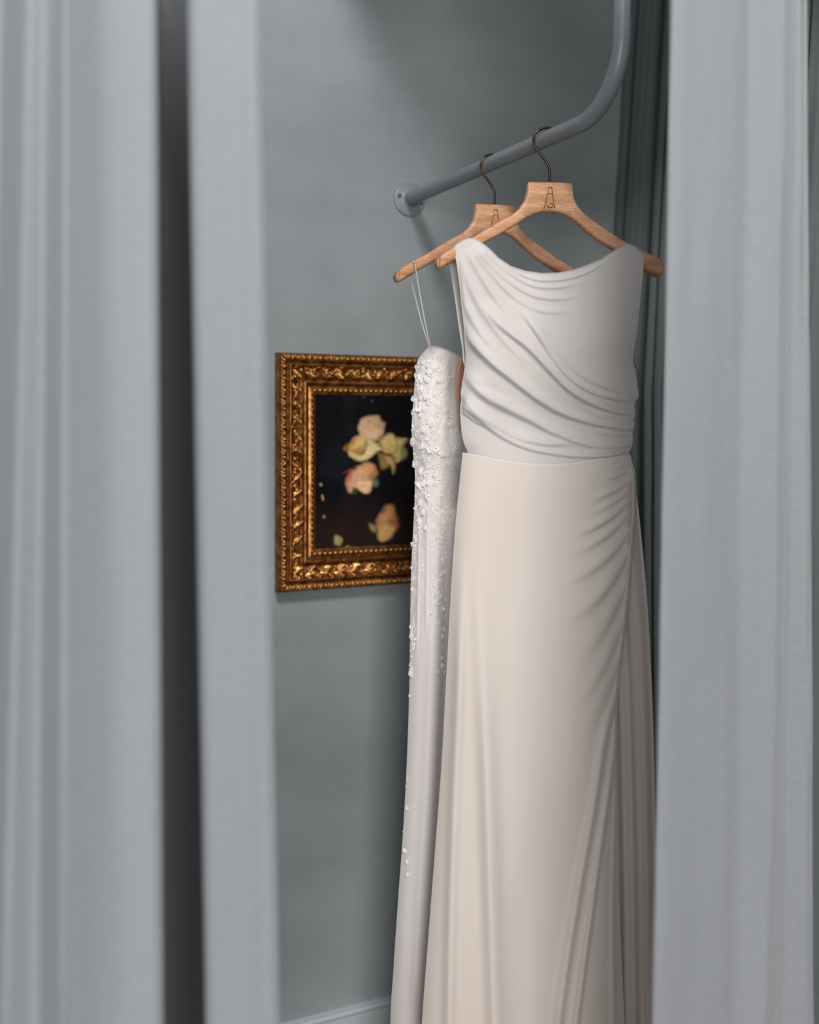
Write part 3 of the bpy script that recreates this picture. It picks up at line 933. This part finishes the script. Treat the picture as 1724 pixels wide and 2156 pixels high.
lm = [lace_mesh(i) for i in range(3)]
for m_ in lm: m_.materials.append(M_lace)
for i in range(130):
    y = random.uniform(745, 1120); x = float(GLf(y)) + random.uniform(3, 98)
    if i > 100: y = random.uniform(1120, 1420); x = random.choice((float(GLf(y)) + random.uniform(2, 10), random.uniform(916, 940)))
    if y < float(topg(x)) + 9: continue
    o = link('lace_leaf', lm[i % 3], None, g2)
    o.location = H2.p(x, y, gsurf(x, y) + 0.0006)
    o.rotation_euler = (0, random.uniform(0, 6.28), math.radians(-55 * max(0, 1 - (x - float(GLf(y))) / 24)))
    k_ = random.uniform(.010, .019); o.scale = (k_, k_, k_)
for i, (x, y, s) in enumerate(spots):
    x = max(x, float(GLf(y)) + 0.5)
    if y < float(topg(x)) + 8: y = float(topg(x)) + 10
    nz = gsurf(x, y)
    p = H2.p(x, y, nz - 0.0004)
    o = link('flower', fm[i % 4], None, g2)
    tilt = -70 * max(0, 1 - (x - float(GLf(y))) / 22)
    o.location = p
    o.rotation_euler = (random.uniform(-.3, .3), random.uniform(0, 6.28), math.radians(tilt))
    sc = s * mpp
    o.scale = (sc, sc * 0.8, sc)
    for k in range(random.choice((2, 3, 4))):
        aa = random.uniform(0, 6.28); rr = random.uniform(0, 0.35) * sc
        c = p + np.array([rr * math.cos(aa), -0.0022 - 0.15 * sc, rr * math.sin(aa)])
        PB.add(*sphere(c, random.uniform(.0008, .0014), 8, 5))
for _ in range(330):
    y = 745 + abs(random.gauss(0, 1)) * 260
    if y > 1500: continue
    if y < 1090: x = float(GLf(y)) + random.uniform(0, 100)
    else: x = random.choice((float(GLf(y)) + random.uniform(0, 12), random.uniform(915, 942)))
    if y < float(topg(x)) + 4: continue
    c = H2.p(x, y, gsurf(x, y) + 0.0012)
    PB.add(*sphere(c, random.uniform(.0006, .0012), 8, 5))
o = link('beading', PB.mesh('beading'), M_pearl, g2)
tag(o, kind='stuff')
# stitched stems between the flowers
SB = Buf()
for _ in range(46):
    y = random.uniform(760, 1330)
    x = float(GLf(y)) + (random.uniform(4, 88) if y < 1080 else random.choice((random.uniform(1, 10), random.uniform(50, 76))))
    pts = []
    dx = random.uniform(-.5, .5); 
    for k in range(6):
        xx = x + dx * k * 5 + 1.0 * math.sin(k * 0.7 + x); yy = y + k * 5
        xx = max(xx, float(GLf(yy)) + 1); yy = max(yy, float(topg(xx)) + 4)
        pts.append(H2.p(xx, yy, gsurf(xx, yy) + 0.0008))
    SB.add(*tube(smooth_path(np.array(pts), 12), 0.0006, 6))
o = link('stem_stitching', SB.mesh('stems'), M_petal, g2)
tag(o, kind='stuff')

# ------------------------------------------------------------------ framed painting
KF = 0.035
x0 = float(wallp(589, 900, KF)[0])
zt = float(wallp(589, 741, KF)[2]); zb = float(wallp(589, 1250, KF)[2])
FW, FH = 0.475, zt - zb
xi0 = float(wallp(668, 900, 0.018)[0])
BW = xi0 - x0
pic = empty('framed_painting', (x0 + FW / 2, 0, zb))
tag(pic, 'gilt carved frame with a dark still life of pale roses on the wall', 'painting')
prof = [(0, 0), (0, .022), (.015, .030), (.05, .0345), (.10, .036), (.16, .0345), (.20, .030), (.225, .026), (.25, .030), (.265, .0345), (.285, .034), (.31, .030), (.36, .025), (.42, .0215), (.50, .020),
        (.555, .0195), (.575, .016), (.60, .0155), (.63, .019), (.645, .0225), (.68, .0245), (.715, .0235), (.735, .019), (.755, .0165), (.785, .0165), (.81, .0175), (.85, .0185), (.90, .0175), (.92, .0155), (.93, .0165), (.96, .0150), (1.0, .0115), (1.0, .006)]
prof = np.array(prof)
wf = np.concatenate([[0], np.linspace(0, 1, 70), [1.0]])
hf_ = np.interp(wf, prof[1:-1, 0], prof[1:-1, 1]); hf_[0] = 0; hf_[-1] = .006
fw, fh = FW / 2, FH
sides = [((-fw, 0), (-fw, fh), (1, 0)), ((-fw, fh), (fw, fh), (0, -1)), ((fw, fh), (fw, 0), (-1, 0)), ((fw, 0), (-fw, 0), (0, 1))]


def carve(s, w):
    """relief on the moulding, metres"""
    h = np.zeros(np.broadcast(s, w).shape)
    # cove: scrolling stems
    c = np.exp(-((w - (.42 + .07 * np.sin(s * 2 * np.pi / .055))) / .035) ** 2)
    h += .0035 * c
    c2 = np.exp(-((w - (.42 + .09 * np.sin(s * 2 * np.pi / .0275 + 1.2))) / .03) ** 2)
    h += .0022 * c2
    m = np.clip((w - .29) / .03, 0, 1) * np.clip((.55 - w) / .03, 0, 1)
    h = h * m + .0016 * m * (noise2(s * 420, w * 34, 21, 2) - .5) * 2
    # outer band: interlaced foliage
    b = np.clip((w - .02) / .03, 0, 1) * np.clip((.20 - w) / .03, 0, 1)
    h += b * (.0011 * np.sin(s * 2 * np.pi / .0085 + w * 26) + .0010 * np.sin(s * 2 * np.pi / .0085 - w * 26))
    return h


for (A, B_, inn) in sides:
    A = np.array(A); B_ = np.array(B_); inn = np.array(inn)
    Ln = np.linalg.norm(B_ - A); e = (B_ - A) / Ln
    ns = int(Ln / 0.0011)
    s = np.linspace(0, 1, ns)[:, None]
    w = wf[None, :]
    # mitre: start and end move inward
    st = BW * w; en = Ln - BW * w
    along = st + (en - st) * s
    X = A[0] + e[0] * along + inn[0] * BW * w
    Z = A[1] + e[1] * along + inn[1] * BW * w
    h = hf_[None, :] + carve(along, w) * (hf_[None, :] > .007)
    V = np.stack([X, -h, Z], -1)
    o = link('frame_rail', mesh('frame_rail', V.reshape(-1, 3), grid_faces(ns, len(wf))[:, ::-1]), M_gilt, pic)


def leaf_mesh(seed):
    """acanthus leaf: long curled lobe with ribs"""
    r = random.Random(seed)
    nu, nv = 9, 7
    vs = []
    for i in range(nu):
        u = i / (nu - 1)
        half = 0.30 * math.sin(math.pi * min(1, u * .92 + .08)) ** .8 * (1 + .22 * math.sin(u * 19))
        cx = u; cz_ = 0.28 * math.sin(u * 2.3) * (1 if seed % 2 else -1)
        for j in range(nv):
            w = -1 + 2 * j / (nv - 1)
            z = 0.42 * (1 - abs(w) ** 1.6) * (0.55 + .65 * u) + 0.10 * math.cos(w * 9) * (1 - abs(w)) - 0.06
            if u > .85: z += .12
            vs.append((cx - .5, -z * .55, cz_ + w * half))
    return mesh('leaf', np.array(vs), grid_faces(nu, nv))


def lump_mesh(rx, ry, rz, seg=8, rings=5):
    v, f = sphere((0, 0, 0), (rx, ry, rz), seg, rings)
    return mesh('lump', v, f)


leaves = [leaf_mesh(i) for i in range(4)]
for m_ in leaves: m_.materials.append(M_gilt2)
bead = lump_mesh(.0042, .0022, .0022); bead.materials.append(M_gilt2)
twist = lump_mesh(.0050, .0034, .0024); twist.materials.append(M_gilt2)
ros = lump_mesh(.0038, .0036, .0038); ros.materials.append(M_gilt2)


def along_sides(w, step):
    out = []
    for (A, B_, inn) in sides:
        A = np.array(A); B_ = np.array(B_); inn = np.array(inn)
        Ln = np.linalg.norm(B_ - A); e = (B_ - A) / Ln
        a0 = BW * w; a1 = Ln - BW * w
        nst = max(2, int(round((a1 - a0) / step)))
        for k in range(nst):
            al = a0 + (k + .5) * (a1 - a0) / nst
            c = A + e * al + inn * BW * w
            out.append((c, math.atan2(e[1], e[0]), k, nst))
    return out


def place(me, name, c, ang, h, sc=1.0, tilt=0.0):
    o = link(name, me, None, pic)
    o.location = (c[0], -h, c[1])
    o.rotation_euler = (0, -(ang + tilt), 0)
    o.scale = (sc, sc, sc)
    return o


for (c, ang, k, nn_) in along_sides(.115, .0135):
    place(bead, 'bead', c, ang, .0365, random.uniform(.85, 1.15), .75 if k % 2 else -.5)
for (c, ang, k, nn_) in along_sides(.425, .0175):
    mir = 1 if k < nn_ / 2 else -1
    t = (-.95 if (k // 2) % 2 else -.55) * mir + (math.pi if mir < 0 else 0)
    place(leaves[k % 4], 'carved_leaf', c, ang, .0215, random.uniform(.026, .033), t + random.uniform(-.2, .2))
for (c, ang, k, nn_) in along_sides(.40, .031):
    place(ros, 'carved_rosette', c, ang, .027, random.uniform(.8, 1.2))
for (c, ang, k, nn_) in along_sides(.862, .0128):
    place(twist, 'rope_twist', c, ang, .0185, 1.0, .62)

# the canvas with painted roses (flat picture, colours in a vertex attribute)
cw = fw - BW + .003; z0c, z1c = BW - .003, FH - BW + .003
NXc, NZc = 300, 330
gx = np.linspace(-cw, cw, NXc)[None, :] + np.zeros((NZc, 1)); gz = np.linspace(z0c, z1c, NZc)[:, None] + np.zeros((1, NXc))
YC = -0.011
wpx, wpy = project(gx + x0 + FW / 2, np.full(gx.shape, YC), gz + zb)
ux = (wpx - 660) * 6.16; uy = (wpy - 820) * 6.16      # picture coordinates
wx = ux + 26 * (noise2(ux / 60, uy / 60, 31) - .5); wy = uy + 26 * (noise2(ux / 60, uy / 60, 37) - .5)
S2L = lambda c: np.array([((v_ / 255) / 12.92 if v_ / 255 <= .04045 else ((v_ / 255 + .055) / 1.055) ** 2.4) for v_ in c])
img = np.zeros(gx.shape + (3,)) + S2L((13, 12, 16))
fb = np.clip((uy - 1350) / 500, 0, 1)[..., None]
img = img * (1 - fb) + S2L((37, 24, 20)) * fb
cl = np.clip(noise2(ux / 260, uy / 260, 41) * 2 - 1.0, 0, 1)[..., None] * .5
img = img * (1 - cl) + S2L((30, 34, 40)) * cl


def poly(pts, col, soft=10.0, alpha=1.0, shade=None):
    global img
    pts = np.array(pts, float)
    pts = np.vstack([smooth_path(np.vstack([pts, pts[0]]), 48)])[:-1]
    m = (wx > pts[:, 0].min() - 40) & (wx < pts[:, 0].max() + 40) & (wy > pts[:, 1].min() - 40) & (wy < pts[:, 1].max() + 40)
    x = wx[m]; y = wy[m]
    ins = np.zeros(x.shape, bool); D = np.full(x.shape, 1e9)
    n_ = len(pts)
    for i in range(n_):
        ax, ay = pts[i]; bx, by = pts[(i + 1) % n_]
        c = ((ay > y) != (by > y)) & (x < (bx - ax) * (y - ay) / (by - ay + 1e-9) + ax)
        ins ^= c
        ex, ey = bx - ax, by - ay
        u = np.clip(((x - ax) * ex + (y - ay) * ey) / (ex * ex + ey * ey + 1e-9), 0, 1)
        D = np.minimum(D, (x - ax - u * ex) ** 2 + (y - ay - u * ey) ** 2)
    D = np.sqrt(D); sd = np.where(ins, D, -D)
    a = np.clip(sd / (soft * 2.0) * .5 + .5, 0, 1) * alpha
    col = S2L(col) * np.ones(x.shape + (3,))
    col = col * (0.66 + 0.44 * noise2(x / 44, y / 26, 51)[:, None] + 0.22 * noise2(x / 12, y / 9, 61)[:, None])
    if shade is not None:
        c2, dx, dy, ox, oy, ln = shade
        t = np.clip(((x - ox) * dx + (y - oy) * dy) / ln, 0, 1)[:, None]
        col = col * (1 - t) + S2L(c2) * t
    img[m] = img[m] * (1 - a[:, None]) + col * a[:, None]


# upper cluster
poly([(385, 770), (420, 720), (490, 700), (480, 790), (430, 790)], (150, 100, 50), 14)
poly([(600, 400), (650, 370), (720, 350), (830, 350), (860, 400), (910, 430), (905, 520), (880, 600), (820, 650), (740, 650), (650, 630), (590, 570), (580, 480)], (196, 158, 122), 12, 1, ((150, 112, 82), 0, 1, 700, 520, 260))
poly([(600, 540), (700, 500), (830, 510), (880, 560), (820, 640), (720, 640), (640, 610)], (212, 172, 134), 16)
poly([(690, 400), (720, 400), (715, 450), (695, 455)], (150, 110, 80), 14, .7)
poly([(790, 440), (890, 450), (850, 500), (790, 490)], (170, 132, 98), 16, .7)
poly([(640, 410), (700, 380), (690, 470), (630, 480)], (206, 170, 136), 14, .6)
poly([(500, 640), (580, 600), (680, 620), (690, 720), (640, 800), (540, 850), (460, 830), (465, 740)], (202, 172, 108), 12, 1, ((168, 118, 60), 0, 1, 560, 740, 150))
poly([(475, 700), (510, 640), (545, 640), (500, 720)], (180, 70, 62), 12, .85)
poly([(500, 770), (600, 750), (640, 780), (560, 840), (500, 830)], (160, 108, 48), 16, .75)
poly([(690, 640), (760, 670), (880, 760), (800, 820), (700, 900), (620, 925), (540, 910), (470, 860), (460, 810), (540, 850), (640, 840), (670, 760)], (208, 190, 134), 12)
poly([(660, 650), (700, 690), (680, 770), (640, 830), (650, 720)], (130, 108, 62), 12, .8)
poly([(820, 650), (900, 610), (880, 700), (850, 740)], (150, 122, 78), 14)
poly([(870, 680), (920, 600), (1000, 572), (1050, 620), (1075, 720), (1050, 830), (960, 840), (890, 800)], (206, 176, 112), 12, 1, ((176, 136, 80), 0, 1, 950, 700, 190))
poly([(1060, 640), (1130, 630), (1200, 640), (1225, 660), (1160, 720), (1205, 800), (1190, 880), (1130, 920), (1070, 930), (1090, 830), (1080, 730)], (150, 136, 92), 12, 1, ((104, 92, 56), 1, 0, 1080, 800, 140))
poly([(1070, 640), (1180, 640), (1130, 730), (1080, 800)], (190, 168, 112), 12, .85)
poly([(1020, 840), (1110, 790), (1110, 900), (1060, 940), (1000, 870)], (186, 162, 104), 12)
poly([(880, 830), (1000, 840), (1060, 910), (960, 880)], (60, 46, 28), 12, .8)
poly([(840, 830), (910, 850), (930, 930), (960, 1000), (890, 1030), (860, 960)], (140, 114, 66), 12)
poly([(920, 860), (1000, 880), (1040, 970), (1040, 1070), (1020, 1095), (1000, 1000), (940, 940)], (190, 146, 90), 10, 1, ((120, 122, 70), 0, 1, 1000, 960, 120))
# middle rose
poly([(385, 1075), (480, 1035), (600, 985), (620, 1010), (480, 1070)], (128, 62, 40), 12)
poly([(560, 1010), (640, 965), (720, 955), (790, 990), (830, 1060), (800, 1130), (700, 1130), (600, 1100)], (196, 146, 98), 12, 1, ((150, 98, 56), 1, .3, 720, 1020, 120))
poly([(430, 1130), (500, 1060), (600, 1030), (700, 1100), (760, 1150), (740, 1260), (710, 1340), (640, 1330), (570, 1290), (520, 1270), (470, 1340), (430, 1290), (412, 1190)], (206, 156, 122), 12, 1, ((186, 128, 96), -1, 0, 520, 1100, 120))
poly([(415, 1150), (480, 1080), (500, 1100), (440, 1200)], (170, 76, 56), 14, .8)
poly([(560, 1200), (660, 1190), (740, 1200), (700, 1330), (600, 1310)], (214, 176, 134), 12, .9)
poly([(700, 1110), (780, 1080), (760, 1160), (690, 1180)], (158, 104, 66), 14, .8)
poly([(760, 1140), (830, 1190), (820, 1250), (760, 1240)], (92, 108, 78), 14)
poly([(520, 1290), (570, 1300), (540, 1340), (490, 1350)], (78, 84, 52), 12, .8)
# lower rose and scattered petals
poly([(880, 1600), (930, 1510), (1010, 1500), (1050, 1590), (1080, 1680), (1095, 1780), (1030, 1840), (940, 1850), (840, 1820), (815, 1740), (830, 1660)], (178, 126, 78), 16, 1, ((140, 82, 52), 1, 0, 1000, 1600, 110))
poly([(840, 1800), (900, 1760), (990, 1740), (1040, 1800), (1010, 1890), (940, 1950), (870, 1960), (830, 1890)], (200, 158, 96), 14)
poly([(860, 1640), (960, 1600), (1000, 1660), (900, 1720)], (196, 140, 92), 18, .8)
poly([(940, 1700), (1060, 1660), (1060, 1740), (980, 1760)], (150, 92, 62), 18, .7)
poly([(890, 1540), (940, 1510), (900, 1600)], (86, 82, 50), 12, .7)
poly([(715, 1740), (760, 1750), (810, 1800), (790, 1850), (740, 1820)], (132, 122, 84), 12)
poly([(265, 1910), (310, 1895), (370, 1950), (330, 2020), (262, 2000)], (150, 136, 84), 10)
poly([(405, 2040), (450, 2030), (515, 2060), (500, 2085), (420, 2075)], (146, 130, 84), 8)
poly([(70, 1225), (90, 1220), (98, 1245), (85, 1255)], (170, 140, 110), 6)
poly([(98, 1380), (115, 1375), (128, 1425), (110, 1432)], (190, 140, 110), 6)
poly([(118, 1630), (140, 1630), (140, 1665), (120, 1665)], (160, 130, 70), 6)
poly([(630, 85), (650, 85), (650, 98), (632, 98)], (60, 70, 80), 8, .8)
poly([(745, 145), (765, 145), (765, 160), (747, 160)], (70, 80, 90), 8, .8)
V = np.stack([gx, np.full(gx.shape, YC), gz], -1).reshape(-1, 3)
me = mesh('canvas', V, grid_faces(NZc, NXc), False)
ca = me.color_attributes.new('paint', 'FLOAT_COLOR', 'POINT')
ca.data.foreach_set('color', np.concatenate([img, np.ones(img.shape[:2] + (1,))], -1).reshape(-1))
M_paint = mat('oil_paint', (0.1, 0.1, 0.1), 0.7, 0, 0.06)
at = N(M_paint, 'ShaderNodeVertexColor'); at.layer_name = 'paint'
L(M_paint, at.outputs[0], M_paint.node_tree.nodes['Principled BSDF'].inputs['Base Color'])
_n = noise_tex(M_paint, 300, (1, 1, 1), 3); bump(M_paint, [_n.outputs[0]], [0.15], [0.001])
o = link('canvas', me, M_paint, pic)
o.modifiers.new('solid', 'SOLIDIFY').thickness = 0.003
link('backing_board', boxmesh('backing', -fw + .006, fw - .006, -.006, -.0005, .006, FH - .006), M_black, pic)
